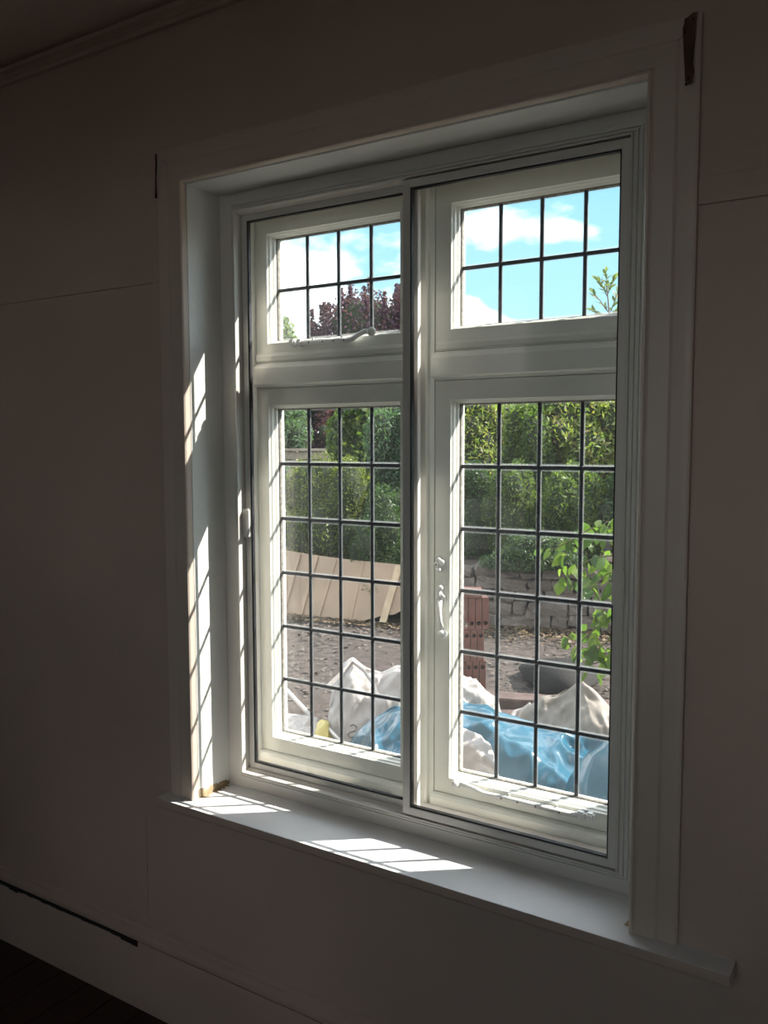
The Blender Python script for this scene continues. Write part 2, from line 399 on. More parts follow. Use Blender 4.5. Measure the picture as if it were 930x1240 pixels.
# ironmongery -------------------------------------------------------------
def stay(x0, x1, z, knob_first):
    """casement stay lying along the rail: curled handle with ball at one end, pierced bar, pivot block at the other"""
    root = win
    y = .217; s = 1 if x1 > x0 else -1
    L_ = abs(x1-x0)
    pts = [(x0, y-.016, z+.012), (x0+s*.020, y-.014, z+.013), (x0+s*.045, y-.008, z+.006), (x0+s*.070, y-.003, z-.004), (x0+s*.090, y, z-.006), (x0+s*.13, y, z-.005), (x1-s*.02, y, z-.004)]
    bar = MB().tube(pts, [.0065, .007, .0065, .007, .0075, .0075, .0075], 8).build('casement_stay', m_hard, root, smooth=True)
    MB().ball((x0-s*.004, y-.018, z+.010), .0125, 12, 8).build('stay_knob', m_hard, bar, smooth=True)
    p = MB()
    for t in (.35, .48, .62, .8): p.tube([(x0+s*L_*t, y-.0045, z-.005), (x0+s*L_*t, y-.0075, z-.005)], .003, 8)
    p.build('screw', m_screw, bar)
    q = MB().box(min(x1-s*.028, x1-s*.006), max(x1-s*.028, x1-s*.006), y-.008, .2285, z-.014, z+.008)
    q.box(min(x1-s*.003, x1+s*.018), max(x1-s*.003, x1+s*.018), y-.010, .2285, z-.013, z+.010)
    q.build('pivot_block', m_hard, bar, bevel=.004)
    pin = MB()
    for t in (.40, .77):
        pin.tube([(x0+s*L_*t, y+.003, z-.010), (x0+s*L_*t, y+.003, z+.010)], .0028, 6)
    pin.build('stay_pin', m_hard, bar)
stay(.768, 1.125, .131, True)
stay(.492, .215, 1.362, False)
# casement fastener and latch on the right lower sash
ft = MB(); ft.box(.686, .704, .219, .2289, .716, .757); ft.build('latch_plate', m_hard, win, bevel=.003)
lt = MB()
lt.ball((.697, .213, .737), .0085, 10, 7); lt.ball((.712, .210, .743), .0085, 10, 7, (1.1, .8, 1)); lt.ball((.700, .212, .722), .0075, 10, 7, (1.2, .8, .9)); lt.ball((.700, .212, .751), .0075, 10, 7, (1.2, .8, .8))
lt.build('latch_knob', m_hard, win, smooth=True)
MB().tube([(.697, .209, .737), (.697, .2035, .737)], .003, 8).build('screw', m_screw, win)
MB().box(.700, .718, .2255, .2289, .628, .700).build('fastener_plate', m_hard, win, bevel=.0015)
h = MB()
h.ball((.706, .214, .672), .0085, 12, 8, (1, .8, 1))
h.tube([(.704, .215, .668), (.703, .213, .652), (.706, .212, .640)], [.006, .010, .009], 10)
h.tube([(.708, .213, .655), (.719, .213, .648)], [.006, .003], 8)
h.tube([(.704, .212, .642), (.707, .206, .615), (.712, .202, .585), (.717, .206, .560)], [.0085, .0075, .006, .006], 10)
hd = h.build('fastener_handle', m_hard, win, smooth=True)
MB().ball((.718, .205, .549), .0135, 12, 8, (1, 1, .9)).build('handle_knob', m_hard, hd, smooth=True)

# paint scars where brackets were
MB().add([(-.113, -.0075, 1.895), (-.101, -.0075, 1.897), (-.094, -.0225, 1.890), (-.098, -.0225, 1.84), (-.095, -.0225, 1.79), (-.101, -.0225, 1.768), (-.108, -.0075, 1.772), (-.111, -.0075, 1.83)],
         [tuple(range(8))]).build('paint_scar', m_scar, win)
MB().add([(1.363, -.0135, 1.893), (1.372, -.0165, 1.893), (1.385, -.0225, 1.897), (1.393, -.0225, 1.897), (1.391, -.0225, 1.86), (1.388, -.0225, 1.80), (1.391, -.0225, 1.785), (1.387, -.0225, 1.766), (1.375, -.0175, 1.765), (1.372, -.0165, 1.775), (1.370, -.0160, 1.80), (1.366, -.0150, 1.85)],
         [tuple(range(12))]).build('paint_scar', m_scar, win)
hs = MB()
for (x, y, z) in ((1.386, -.024, 1.885), (1.370, -.018, 1.866), (1.380, -.024, 1.776), (1.374, -.0195, 1.767)): hs.tube([(x, y, z), (x, y+.004, z)], .0022, 6)
hs.build('nail_hole', m_dark, win)
# mitre joints
mj = MB()
for (xa, xb) in ((-.099, -.002), (1.399, 1.302)):
    sx = 1 if xb > xa else -1
    mj.add([(xa+.2*sx*.1, -.0138, 1.878), (xb-sx*.012, -.0168, 1.811), (xb-sx*.012, -.0168, 1.8098), (xa+.2*sx*.1, -.0138, 1.8768)], [(0, 1, 2, 3)])
mj.build('mitre_joint', m_dark, win)

# ------------------------------------------------------------------ window_2: sliding secondary glazing
sec = empty('window_2', (0, 0, 0)); structure(sec, 'white aluminium sliding secondary glazing fitted inside the timber window')
# timber ground the aluminium is screwed to
MB().ring(.0005, W-.0005, .0005, H-.0005, [(0, .136), (.056, .136), (.060, .140), (.064, .144), (.064, .204), (0, .204)]).build('subframe', m_sub, sec)
al = MB().ring(.048, W-.048, .034, H-.034, [(0, .1355), (.0, .129), (.004, .129), (.005, .1325), (.009, .1325), (.010, .124), (.014, .124), (.015, .128), (.019, .128), (.020, .117), (.0235, .117), (.0235, .176), (.0165, .176), (.0165, .1355)])
alo = al.build('aluminium_track', m_alu, sec)
# sliders
def slider(x0, x1, z0, z1, y0, y1, sl, sr, st, sb):
    b = MB(); gx0, gx1, gz0, gz1 = x0+sl, x1-sr, z0+sb, z1-st
    b.box(x0, gx0, y0, y1, z0, z1); b.box(gx1, x1, y0, y1, z0, z1); b.box(gx0, gx1, y0, y1, z0, gz0); b.box(gx0, gx1, y0, y1, gz1, z1)
    s = b.build('slider_frame', m_alu, sec, bevel=.0012)
    ym = (y0+y1)/2
    MB().ring(gx0-.0005, gx1+.0005, gz0-.0005, gz1+.0005, [(0, y0+.002), (.0045, y0+.003), (.0045, y1-.003), (0, y1-.002)]).build('rubber_gasket', m_rub, s)
    MB().box(gx0+.001, gx1-.001, ym-.002, ym+.002, gz0+.001, gz1-.001).build('glass', m_glass, s)
    return s
sf = slider(.0725, .672, .062, 1.734, .149, .166, .020, .024, .020, .020)
sn = slider(.642, 1.2275, .062, 1.734, .122, .141, .022, .020, .020, .020)
MB().box(1.2080, 1.2350, .1085, .1218, .690, .778).build('finger_grip', m_alu, sn, bevel=.003)
MB().box(.066, .0925, .136, .1488, .782, .868).build('finger_grip', m_alu, sf, bevel=.003)

# ------------------------------------------------------------------ EXTERIOR
m_leafy = leaf_mat('leaf_mid_green', [(.045, .08, .025), (.09, .14, .04), (.16, .19, .06)])
m_leafl = leaf_mat('leaf_light_green', [(.12, .17, .05), (.19, .26, .07), (.26, .27, .10), (.17, .13, .08)])
m_leafd = leaf_mat('leaf_dark_green', [(.025, .055, .022), (.05, .09, .03), (.08, .13, .05)], .3)
m_leafb = leaf_mat('leaf_blue_green', [(.06, .11, .07), (.09, .15, .09), (.13, .19, .11)], .35)
m_leafc = leaf_mat('leaf_golden_conifer', [(.10, .12, .02), (.16, .19, .035), (.07, .10, .025)], .35)
m_plum = leaf_mat('leaf_plum', [(.06, .028, .055), (.10, .04, .075), (.14, .07, .10), (.04, .025, .05)], .35, .4)
m_branch = leaf_mat('leaf_bright_yellow_green', [(.04, .08, .02), (.08, .13, .03), (.15, .20, .05)], .45, .35, True)
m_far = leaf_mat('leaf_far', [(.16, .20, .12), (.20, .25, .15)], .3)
m_inner = mat('inner_growth_shade', (.025, .035, .015), .95, var=.5, vscale=4)  # inner growth as solid cores, the shade inside put into the dark colour
m_bark = mat('bark', (.16, .12, .085), .9, var=.4, vscale=20, bump=.5)
m_stem = mat('green_stem', (.10, .085, .04), .8)
m_stone = mat('rubble_stone', (.17, .14, .12), .95, var=.45, vscale=9, bump=.6, bscale=25)
m_mort = mat('earth_joint', (.06, .048, .038), .95, bump=.5)
m_sheet = mat('buff_sheet', (.37, .265, .18), .8, col2=(.30, .215, .15), vscale=3, bump=.2)
m_batten = mat('pale_batten', (.50, .38, .25), .75, var=.2, vscale=8)
m_brick = mat('cored_brick', (.12, .045, .033), .9, var=.3, vscale=14, bump=.4)
m_hole = mat('brick_core', (.03, .015, .012), .95)
m_bag = mat('white_woven_bag', (.34, .31, .285), .55, var=.06, vscale=6, bump=.35, bscale=22)
m_beige = mat('beige_sheet', (.20, .172, .142), .6, var=.1, vscale=7, bump=.35, bscale=25)
m_blue = mat('blue_polythene', (.022, .098, .148), .25, var=.2, vscale=5, bump=.3, bscale=8, spec=.7)
m_grey = mat('grey_rubber_sheet', (.026, .023, .021), .8, spec=.15, col2=(.017, .016, .015), vscale=4)
m_timber = mat('weathered_sleeper', (.10, .066, .055), .85, var=.35, vscale=12, bump=.4)
m_fence = mat('weathered_paling', (.40, .33, .26), .85, var=.25, vscale=12)
m_yel = mat('yellow_plastic', (.50, .40, .12), .5)
m_paper = mat('white_board', (.45, .40, .36), .7, var=.1, vscale=9)
m_pole = mat('white_pole', (.5, .48, .45), .5)
m_pink = mat('pink_hose', (.30, .13, .10), .5)
m_litter = leaf_mat('dry_litter', [(.12, .07, .04), (.22, .17, .11), (.08, .045, .03)], .2)

# ground: far flat yard, gently uneven near the house
gx, gy = np.linspace(-30, 22, 105), np.linspace(.32, 42, 90)
vs = []; 
for yy in gy:
    for xx in gx:
        d = noise.noise(Vector((xx*.6, yy*.6, 0)))*.05 + noise.noise(Vector((xx*2.1, yy*2.1, 4)))*.02
        vs.append((xx, yy, GZ - .03 + d))
nx = len(gx)
fs = [(j*nx+i, j*nx+i+1, (j+1)*nx+i+1, (j+1)*nx+i) for j in range(len(gy)-1) for i in range(nx-1)]
me = bpy.data.meshes.new('ground'); me.from_pydata(vs, [], fs)
structure(obj('ground', me, m_ground, smooth=True), 'bare brown gravel and earth yard outside the window')
structure(MB().box(-40, 40, -40, Y0-1.0, GZ-.1, GZ).build('ground_behind', m_ground), 'yard on the other side of the house')

VD = Vector((-math.sin(YAW), math.cos(YAW), 0))      # fixed outdoor axes of the rubbish pile and plants
SD = Vector((math.cos(YAW), math.sin(YAW), 0))

# raised bank behind the rubble wall
wa, wb = on_ground(505, 752), on_ground(905, 772)
ax = (wb - wa).normalized(); nrm = Vector((-ax.y, ax.x, 0)); wlen = (wb-wa).length
WH = .66
bk = MB(); n1, n2 = 26, 14
vs = []
for j in range(n2):
    for i in range(n1):
        p = wa + ax*(wlen*1.1*i/(n1-1)) + nrm*(.10 + j*.8)
        vs.append((p.x, p.y, GZ + WH - .02 + .04*j + .05*noise.noise(Vector((i*.7, j*.7, 1)))))
bk.add(vs, [(j*n1+i, j*n1+i+1, (j+1)*n1+i+1, (j+1)*n1+i) for j in range(n2-1) for i in range(n1-1)])
structure(bk.build('bank', m_bank, smooth=True), 'raised earth bank behind the low rubble wall')
rw = empty('retaining_wall', (0, 0, 0)); structure(rw, 'low rough rubble stone wall at the back of the yard')
ang = math.atan2(ax.y, ax.x)
core = MB().box(0, wlen*1.08, .06, .22, -.1, WH-.06).build('earth_core', m_mort, rw); core.location = (wa.x, wa.y, GZ); core.rotation_euler = (0, 0, ang)
def rock_mesh(seed):
    bm = bmesh.new(); bmesh.ops.create_cube(bm, size=1)
    bmesh.ops.subdivide_edges(bm, edges=bm.edges, cuts=1, use_grid_fill=True)
    for v in bm.verts:
        v.co *= .5 + .5*(.5/max(.001, v.co.length))**.5
        v.co += .20*noise.noise_vector(v.co*2 + Vector((seed*7, 0, seed)))
    me = bpy.data.meshes.new('stone'); bm.to_mesh(me); bm.free(); me.materials.append(m_stone); return me
rocks = [rock_mesh(i) for i in range(6)]
rnd = random.Random(3)
zc = 0; 
for c, hh in enumerate((.15, .14, .13, .13, .12)):
    x = rnd.uniform(-.1, 0)
    while x < wlen*1.06:
        ww = rnd.uniform(.13, .34)
        o = obj('stone', rnd.choice(rocks), parent=rw)
        p = wa + ax*(x+ww/2) + nrm*rnd.uniform(.01, .06)
        o.location = (p.x, p.y, GZ + zc + hh/2 + rnd.uniform(-.015, .015)); o.scale = (ww*1.02, .28, hh*rnd.uniform(1.0, 1.18)); o.rotation_euler = (rnd.uniform(-.2, .2), rnd.uniform(-.2, .2), ang + rnd.uniform(-.15, .15))
        x += ww
    zc += hh
# dead leaves and chippings in front of the wall
def scatter(name, label, n, fn, size, m, seed):
    r = np.random.default_rng(seed); P = np.array([fn(r) for _ in range(n)])
    o = leaf_cloud(name, P, size, m, None, r, flat=.35); tag(o, label, 'leaf litter', kind='stuff'); return o
def leaf_cloud(name, P, size, m, parent, r, flat=1.0, aspect=.5, droop=0.0):
    """one small bent leaf (two quads' worth) per point"""
    n = len(P)
    nrmv = r.normal(size=(n, 3)); nrmv[:, 2] += .0 if flat == 1.0 else 1.5/flat
    nrmv /= np.linalg.norm(nrmv, axis=1)[:, None]
    t = r.normal(size=(n, 3)); t[:, 2] -= droop
    t -= (t*nrmv).sum(1)[:, None]*nrmv; t /= np.linalg.norm(t, axis=1)[:, None] + 1e-9
    bt = np.cross(nrmv, t)
    s = size*(.6 + .8*r.random(n))[:, None]
    V = np.empty((n, 4, 3))
    V[:, 0] = P - t*s*.5; V[:, 1] = P + bt*s*aspect*.5 + nrmv*s*.08; V[:, 2] = P + t*s*.5; V[:, 3] = P - bt*s*aspect*.5 + nrmv*s*.08
    me = bpy.data.meshes.new(name)
    me.vertices.add(n*4); me.vertices.foreach_set('co', V.reshape(-1).astype(np.float32))
    me.loops.add(n*4); me.loops.foreach_set('vertex_index', np.arange(n*4, dtype=np.int32))
    me.polygons.add(n); me.polygons.foreach_set('loop_start', np.arange(0, n*4, 4, dtype=np.int32)); me.polygons.foreach_set('loop_total', np.full(n, 4, dtype=np.int32))
    me.update(calc_edges=True)
    return obj(name, me, m, parent)
def lit(r):
    u, v = r.random()*wlen, abs(r.normal())*.35
    p = wa + ax*u - nrm*v; return (p.x, p.y, GZ + .015)
scatter('leaf_litter', 'dry brown leaves and pale chippings strewn at the foot of the rubble wall', 2200, lit, .05, m_litter, 5)

# ---- shrubs and trees -------------------------------------------------------
def blob_points(r, n, blobs):
    vol = np.array([b[3]*b[4]*b[5] for b in blobs]); pk = r.choice(len(blobs), n, p=vol/vol.sum())
    d = r.normal(size=(n, 3)); d /= np.linalg.norm(d, axis=1)[:, None]
    rad = .70 + .36*r.random(n)
    B = np.array(blobs)[pk]
    return B[:, :3] + d*rad[:, None]*B[:, 3:6]
def bush(name, label, cat, group, px, ytop, ybot, halfw, Y, n, size, m, seed, aspect=.5, kind='round', trunk=False, sub=17, droop=0.0, base=GZ):
    """px/ytop/ybot/halfw give where and how large the plant stands at depth Y"""
    r = np.random.default_rng(seed); rr = random.Random(seed)
    k = mpp(px, Y); top = at(px, ytop, Y); bot = at(px, ybot, Y)
    h = top.z - bot.z; w_ = halfw*k
    cx, cy = top.x, top.y; cz = (top.z + bot.z)/2
    root = empty(name, (cx, cy, base)); tag(root, label, cat, group)
    blobs = []
    for i in range(sub):
        a = rr.uniform(0, 2*math.pi); q = rr.uniform(.25, .78); zz = rr.uniform(-.62, .60)
        sh = math.sqrt(max(.05, 1 - (zz*.9)**2)) if kind != 'cone' else (1 - (zz+1)/2*.75)
        s_ = rr.uniform(.22, .42)
        off = SD*(w_*q*sh*math.cos(a)) + VD*(w_*.8*q*sh*math.sin(a))
        blobs.append((cx+off.x, cy+off.y, cz+zz*h/2, w_*s_*1.1*(sh*.5+.5), w_*s_*(sh*.5+.5), h*.5*s_))
    blobs.append((cx, cy, cz+h*.22, w_*.45, w_*.4, h*.27)); blobs.append((cx, cy, cz-h*.15, w_*.62, w_*.55, h*.34))
    P = blob_points(r, n, blobs)
    if kind == 'spiky':          # upright leafy shoots above the crown
        ns = 46; extra = []
        for i in range(ns):
            u = rr.uniform(-.95, .95); l_ = h*rr.uniform(.10, .34)*(1 - .4*abs(u)); dpt = rr.uniform(-.6, .6)*w_*.6
            zt = cz + h*(.26 - .12*u*u); b0 = Vector((cx, cy, zt)) + SD*(u*w_) + VD*dpt
            m_ = int(n*.014)
            t = r.random(m_); wd = .075*w_*(1 - t*.75)
            e = np.stack([b0.x + r.normal(size=m_)*wd*.6 + .05*w_*t*u, b0.y + r.normal(size=m_)*wd*.6, b0.z - .3*l_ + t*l_*1.3], 1); extra.append(e)
        P = np.concatenate([P] + extra)
    P[:, 2] = np.maximum(P[:, 2], base + .03)
    fo = leaf_cloud('foliage', P - np.array([cx, cy, base]), size, m, root, r, aspect=aspect, droop=droop); fo['kind'] = 'stuff'
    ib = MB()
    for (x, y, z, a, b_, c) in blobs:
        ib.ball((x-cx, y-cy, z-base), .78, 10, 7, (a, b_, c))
    ib.build('dark_inner_growth', m_inner, root, smooth=True)
    tb = MB(); z0 = -.05
    tr = .035 + .02*h
    tb.tube([(0, 0, z0), (.02, .01, (cz-base)*.5), (-.02, 0, cz-base)], [tr, tr*.8, tr*.4], 8)
    tb.build('trunk' if trunk else 'stem', m_bark, root, smooth=True)
    return root
G = 'shrubs and trees of the garden hedge'
T = [
 # name, label, cat, px, ytop, ybot, halfw, Y, n, size, mat, kind, aspect, trunk
 ('tree', 'distant pale grey-green tree low in the first panes of the upper left light', 'tree', 345, 384, 560, 34, 24, 9000, .20, m_far, 'round', .7, True),
 ('plum_tree', 'dark purple-leaved plum tree rising above the green hedge', 'tree', 452, 350, 560, 84, 14, 22000, .075, m_plum, 'spiky', .6, True),
 ('tree', 'dark green tree behind the fence corner in the first panes of the lower left light', 'tree', 338, 470, 570, 42, 11.5, 9000, .09, m_leafb, 'round', .5, True),
 ('shrub', 'bright broad-leaved shrub in front of the plum tree', 'shrub', 432, 468, 590, 38, 9.0, 5200, .10, m_leafy, 'round', .6, False),
 ('shrub', 'blue-green shrub between the plum tree and the window mullion', 'shrub', 486, 482, 680, 50, 7.8, 16000, .055, m_leafb, 'round', .45, False),
 ('conifer', 'golden-green feathery conifer above the buff sheet', 'conifer', 392, 545, 752, 60, 6.9, 26000, .042, m_leafc, 'round', .3, False),
 ('conifer', 'dark feathery conifer beside the golden one above the sheet end', 'conifer', 462, 585, 752, 52, 6.8, 22000, .042, m_leafd, 'round', .3, False),
 ('shrub', 'shaded green shrub at the window jamb end of the buff sheet', 'shrub', 318, 545, 745, 46, 7.2, 12000, .05, m_leafb, 'round', .4, False),
 ('willow', 'loose pale green willowy tree above the conifers near the brick stack', 'tree', 578, 462, 640, 62, 10.0, 17000, .085, m_leafl, 'round', .32, True),
 ('tree', 'leafy light green tree behind the sapling trunk', 'tree', 700, 448, 640, 76, 9.2, 19000, .085, m_leafl, 'round', .38, True),
 ('shrub', 'mid green shrub on the bank between the two pale trees', 'shrub', 642, 486, 660, 44, 8.6, 12000, .07, m_leafy, 'round', .45, True),
 ('conifer', 'dark drooping conifer above the rubble wall near the brick stack', 'conifer', 574, 556, 690, 44, 7.6, 16000, .05, m_leafd, 'round', .35, False),
 ('conifer', 'dense green conifer on the bank above the middle of the rubble wall', 'conifer', 628, 556, 702, 46, 7.5, 20000, .045, m_leafy, 'round', .3, False),
 ('shrub', 'fine-leaved green shrub on the bank behind the bright leafy branch', 'shrub', 696, 558, 700, 52, 7.6, 17000, .06, m_leafy, 'round', .4, False),
 ('shrub', 'dark green shrub at the outer end of the bank beyond the window jamb', 'shrub', 775, 540, 700, 55, 7.8, 12000, .06, m_leafd, 'round', .4, False),
 ('shrub', 'low dark evergreen trailing over the middle of the rubble wall', 'shrub', 640, 640, 700, 62, 6.95, 14000, .045, m_leafd, 'round', .35, False),
 ('shrub', 'olive green shrub hidden behind the window mullion', 'shrub', 528, 520, 700, 44, 7.6, 12000, .055, m_leafy, 'round', .4, False),
 ('tree', 'tall green tree beyond the outer end of the bank', 'tree', 850, 440, 640, 80, 9.8, 12000, .09, m_leafy, 'round', .4, True),
 ('tree', 'dark reddish tree behind the fence and the golden conifer', 'tree', 382, 455, 600, 44, 12.5, 9000, .10, m_plum, 'round', .5, True),
 ('tree', 'dark evergreen tree behind the blue-green shrub', 'tree', 450, 505, 640, 60, 11.5, 9000, .10, m_leafd, 'round', .5, True),
 ('tree', 'dark evergreen tree filling the gap behind the pale willowy tree', 'tree', 545, 480, 640, 60, 12.5, 9000, .10, m_leafd, 'round', .5, True),
 ('tree', 'dark evergreen tree at the back of the bank behind the mid green shrub', 'tree', 650, 470, 640, 60, 12.5, 9000, .10, m_leafd, 'round', .5, True),
 ('tree', 'green tree beyond the fence outside the reveal', 'tree', 262, 470, 640, 60, 9.5, 10000, .09, m_leafy, 'round', .4, True),
]
for i, (nm, lb, ct, px, yt, yb, hw_, Y, n, sz, m, kd, asp, tk) in enumerate(T):
    onbank = px > 540 and Y > 6.9
    bush(nm, lb, ct, G, px, yt, yb, hw_, Y, n, sz, m, 100+i, asp, kd, tk, base=GZ+(WH if onbank else 0))

# the hedge goes on round the yard, beyond what the window shows from here
rr2 = random.Random(55)
for i, (x, y, lab) in enumerate(((.6, 9.6, 'round green shrub just outside the view past the end of the bank'), (2.4, 10.2, 'second green shrub outside the view past the end of the bank'), (4.3, 10.6, 'broad green shrub in the far corner of the yard'),
                                 (6.4, 10.2, 'dark green shrub on the open side of the yard'), (8.4, 9.4, 'large green shrub at the open end of the yard'))):
    r = np.random.default_rng(300+i); root = empty('shrub', (x, y, GZ)); tag(root, lab, 'shrub', G)
    bl_ = [(x+rr2.uniform(-.7, .7), y+rr2.uniform(-.5, .5), GZ+rr2.uniform(.5, 1.9), rr2.uniform(.5, .8), rr2.uniform(.5, .8), rr2.uniform(.5, .8)) for _ in range(11)]
    P = blob_points(r, 9000, bl_); P[:, 2] = np.maximum(P[:, 2], GZ+.03)
    fo = leaf_cloud('foliage', P - np.array([x, y, GZ]), .09, (m_leafy, m_leafl, m_leafd)[i % 3], root, r); fo['kind'] = 'stuff'
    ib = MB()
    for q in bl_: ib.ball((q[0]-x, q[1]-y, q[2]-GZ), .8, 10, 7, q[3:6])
    ib.build('dark_inner_growth', m_inner, root, smooth=True)
    MB().tube([(0, 0, -.05), (.02, 0, 1.0)], [.06, .04], 8).build('stem', m_bark, root, smooth=True)

# fence behind the conifers
p0, p1 = at(322, 543, 10.6), at(425, 543, 10.9)
fx = (p1-p0).normalized(); fa = math.atan2(fx.y, fx.x); fl_ = (p1-p0).length
fn = empty('fence', (p0.x, p0.y, GZ)); fn.rotation_euler = (0, 0, fa); tag(fn, 'weathered board fence seen between the dark tree and the golden conifer', 'fence')
bm_ = MB().box(0, fl_, -.012, .012, 0, .135).mesh('fence_board', .003); bm_.materials.append(m_fence)
topz = p0.z - GZ
for i in range(12):
    z = topz - .05 - .15*(i+1)
    if z < 0: break
    o = obj('fence_board', bm_, parent=fn); o.location = (0, rnd.uniform(-.006, .006), z)
MB().box(-.02, fl_, -.05, .05, topz-.05, topz).build('fence_cap', m_fence, fn, bevel=.004)
pm_ = MB().box(-.045, .045, .015, .10, 0, topz-.05).mesh('post'); pm_.materials.append(m_fence)
for i in range(4): obj('post', pm_, parent=fn).location = (fl_*i/3, 0, 0)

# sapling with a leafy tip against the sky
sp0 = at(742, 352, 4.6); rootp = Vector((sp0.x+.25, sp0.y, GZ))
sap = empty('sapling', rootp); tag(sap, 'slender sapling whose leafy tip stands against the sky in the upper right light', 'tree')
stem_pts = [Vector((0, 0, 0)), Vector((-.02, 0, .9)), Vector((-.12, 0, 1.7)), (at(762, 548, 4.6)-rootp), (at(742, 470, 4.6)-rootp), (at(738, 385, 4.6)-rootp), (at(734, 334, 4.6)-rootp)]
MB().tube(stem_pts, [.028, .024, .020, .014, .010, .006, .003], 8).build('trunk', m_bark, sap, smooth=True)
sb_ = MB()
def leaf_geo(L_, Wd, fold=.12, droop=.15):
    """a pointed leaf of twelve triangles, folded along its midrib"""
    vs = []; pr = [(0, .0), (.18, .62), (.42, 1.0), (.68, .80), (.88, .36), (1, 0)]
    for t, w_ in pr:
        z = -droop*L_*t*t
        vs += [(t*L_, -w_*Wd/2, z + fold*w_*Wd), (t*L_, 0, z), (t*L_, w_*Wd/2, z + fold*w_*Wd)]
    fs = []
    for i in range(len(pr)-1):
        a = i*3; fs += [(a, a+1, a+4, a+3), (a+1, a+2, a+5, a+4)]
    return vs, fs
def leaf_mesh(L_, Wd, m):
    v, f = leaf_geo(L_, Wd); me = bpy.data.meshes.new('leaf'); me.from_pydata(v, [], f); me.materials.append(m)
    for p in me.polygons: p.use_smooth = True
    return me
def orient(d, up_hint, roll):
    d = d.normalized(); s = up_hint.cross(d)
    if s.length < 1e-3: s = Vector((1, 0, 0)).cross(d)
    s.normalize(); u = d.cross(s)
    m3 = Matrix((d, s, u)).transposed().to_4x4()
    return m3 @ Matrix.Rotation(roll, 4, 'X')
m_sapl = leaf_mat('sapling_leaf', [(.10, .13, .055), (.16, .19, .09), (.07, .10, .045)], .35, .5, True)
slm = [leaf_mesh(.060, .024, m_sapl), leaf_mesh(.048, .020, m_sapl)]
rnd = random.Random(11)
k46 = mpp(735, 4.6)
twigs = [((738, 380), (716, 352)), ((738, 382), (752, 345)), ((736, 360), (724, 338)), ((736, 356), (744, 336)), ((737, 384), (712, 374)), ((738, 384), (758, 366)), ((735, 350), (733, 329)),
         ((741, 470), (715, 440)), ((741, 460), (765, 430)), ((738, 420), (716, 400)), ((740, 430), (762, 400)), ((742, 480), (722, 476)), ((745, 500), (765, 470))]
for a, b_ in twigs:
    A_ = at(a[0], a[1], 4.6) - rootp; dy = rnd.uniform(-.12, .12); B_ = at(b_[0], b_[1], 4.6+dy) - rootp
    sb_.tube([A_, (A_*.5+B_*.5) + Vector((0, 0, .01)), B_], [.004, .003, .0015], 5)
    nl = 15
    for i in range(nl):
        t = .15 + .85*i/(nl-1); p = A_.lerp(B_, t)
        d = (B_-A_).normalized()*.8 + Vector((rnd.uniform(-1, 1), rnd.uniform(-1, 1), rnd.uniform(-.3, 1)))*.8
        o = obj('leaf', rnd.choice(slm), parent=sap); o.matrix_local = Matrix.Translation(p) @ orient(d, Vector((0, 0, 1)), rnd.uniform(-1.5, 1.5)) @ Matrix.Scale(rnd.uniform(.7, 1.2), 4)
sb_.build('twig', m_bark, sap, smooth=True)

# bright leafy shrub just outside, arching in from the jamb side
brr = on_ground(905, 975); brr = Vector((at(800, 900, 1.9).x + .05, 1.95, GZ))
lb = empty('leafy_shrub', brr); tag(lb, 'bright yellow-green leafy shrub arching in front of the rubble wall', 'shrub')
lms = [leaf_mesh(.078, .042, m_branch), leaf_mesh(.062, .037, m_branch), leaf_mesh(.092, .052, m_branch)]
arch = [  # stem polylines in the view, depth, leaf count, hang
 ([(770, 655), (740, 640), (715, 640), (690, 655), (664, 668)], 1.9, 34, 1.0),
 ([(775, 640), (752, 632), (735, 632), (722, 643)], 1.85, 20, .9),
 ([(780, 690), (750, 672), (720, 675), (695, 690), (684, 706)], 2.0, 34, 1.0),
 ([(785, 700), (760, 690), (735, 695), (715, 712)], 1.8, 28, .9),
 ([(780, 720), (755, 715), (738, 730), (728, 742)], 1.9, 22, .8),
 ([(785, 760), (762, 745), (735, 750), (708, 772), (695, 790)], 1.95, 36, .7),
 ([(790, 790), (760, 770), (738, 775), (712, 795)], 1.85, 30, .7),
 ([(790, 820), (765, 800), (735, 800), (708, 806)], 1.95, 30, .6),
 ([(790, 660), (770, 640), (757, 650), (750, 680)], 1.8, 20, .8),
]
stm = MB(); rnd = random.Random(21)
for pts, Y, n, hang in arch:
    P = [at(x, y, Y + rnd.uniform(-.05, .05)) - brr for x, y in pts]
    P = [Vector((P[0].x + .25, P[0].y, P[0].z*.55 + 0)), *P]
    stm.tube([Vector((rnd.uniform(-.03, .03), rnd.uniform(-.03, .03), 0)), *P], [.010, .008, .006] + [.0035]*(len(P)-3) + [.002], 6)
    seg = P[1:]
    for i in range(n):
        t = (i+.5)/n*(len(seg)-1); a = min(int(t), len(seg)-2); p = seg[a].lerp(seg[a+1], t-a); ax_ = (seg[a+1]-seg[a]).normalized()
        side = SD*(rnd.uniform(-.5, .5)) + VD*(1 if i % 2 else -1)*rnd.uniform(.3, 1)
        d = ax_*rnd.uniform(-.2, .7) + side*.8 + Vector((0, 0, -hang*rnd.uniform(.3, 1.4) + .2)); p = p + SD*rnd.uniform(-.035, .035) + VD*rnd.uniform(-.12, .12) + Vector((0, 0, rnd.uniform(-.05, .03)))
        o = obj('leaf', rnd.choice(lms), parent=lb); o.matrix_local = Matrix.Translation(p) @ orient(d, VD*-1 + Vector((0, 0, .6)), rnd.uniform(-1.3, 1.3)) @ Matrix.Scale(rnd.uniform(.65, 1.2), 4)
stm.build('stem', m_stem, lb, smooth=True)

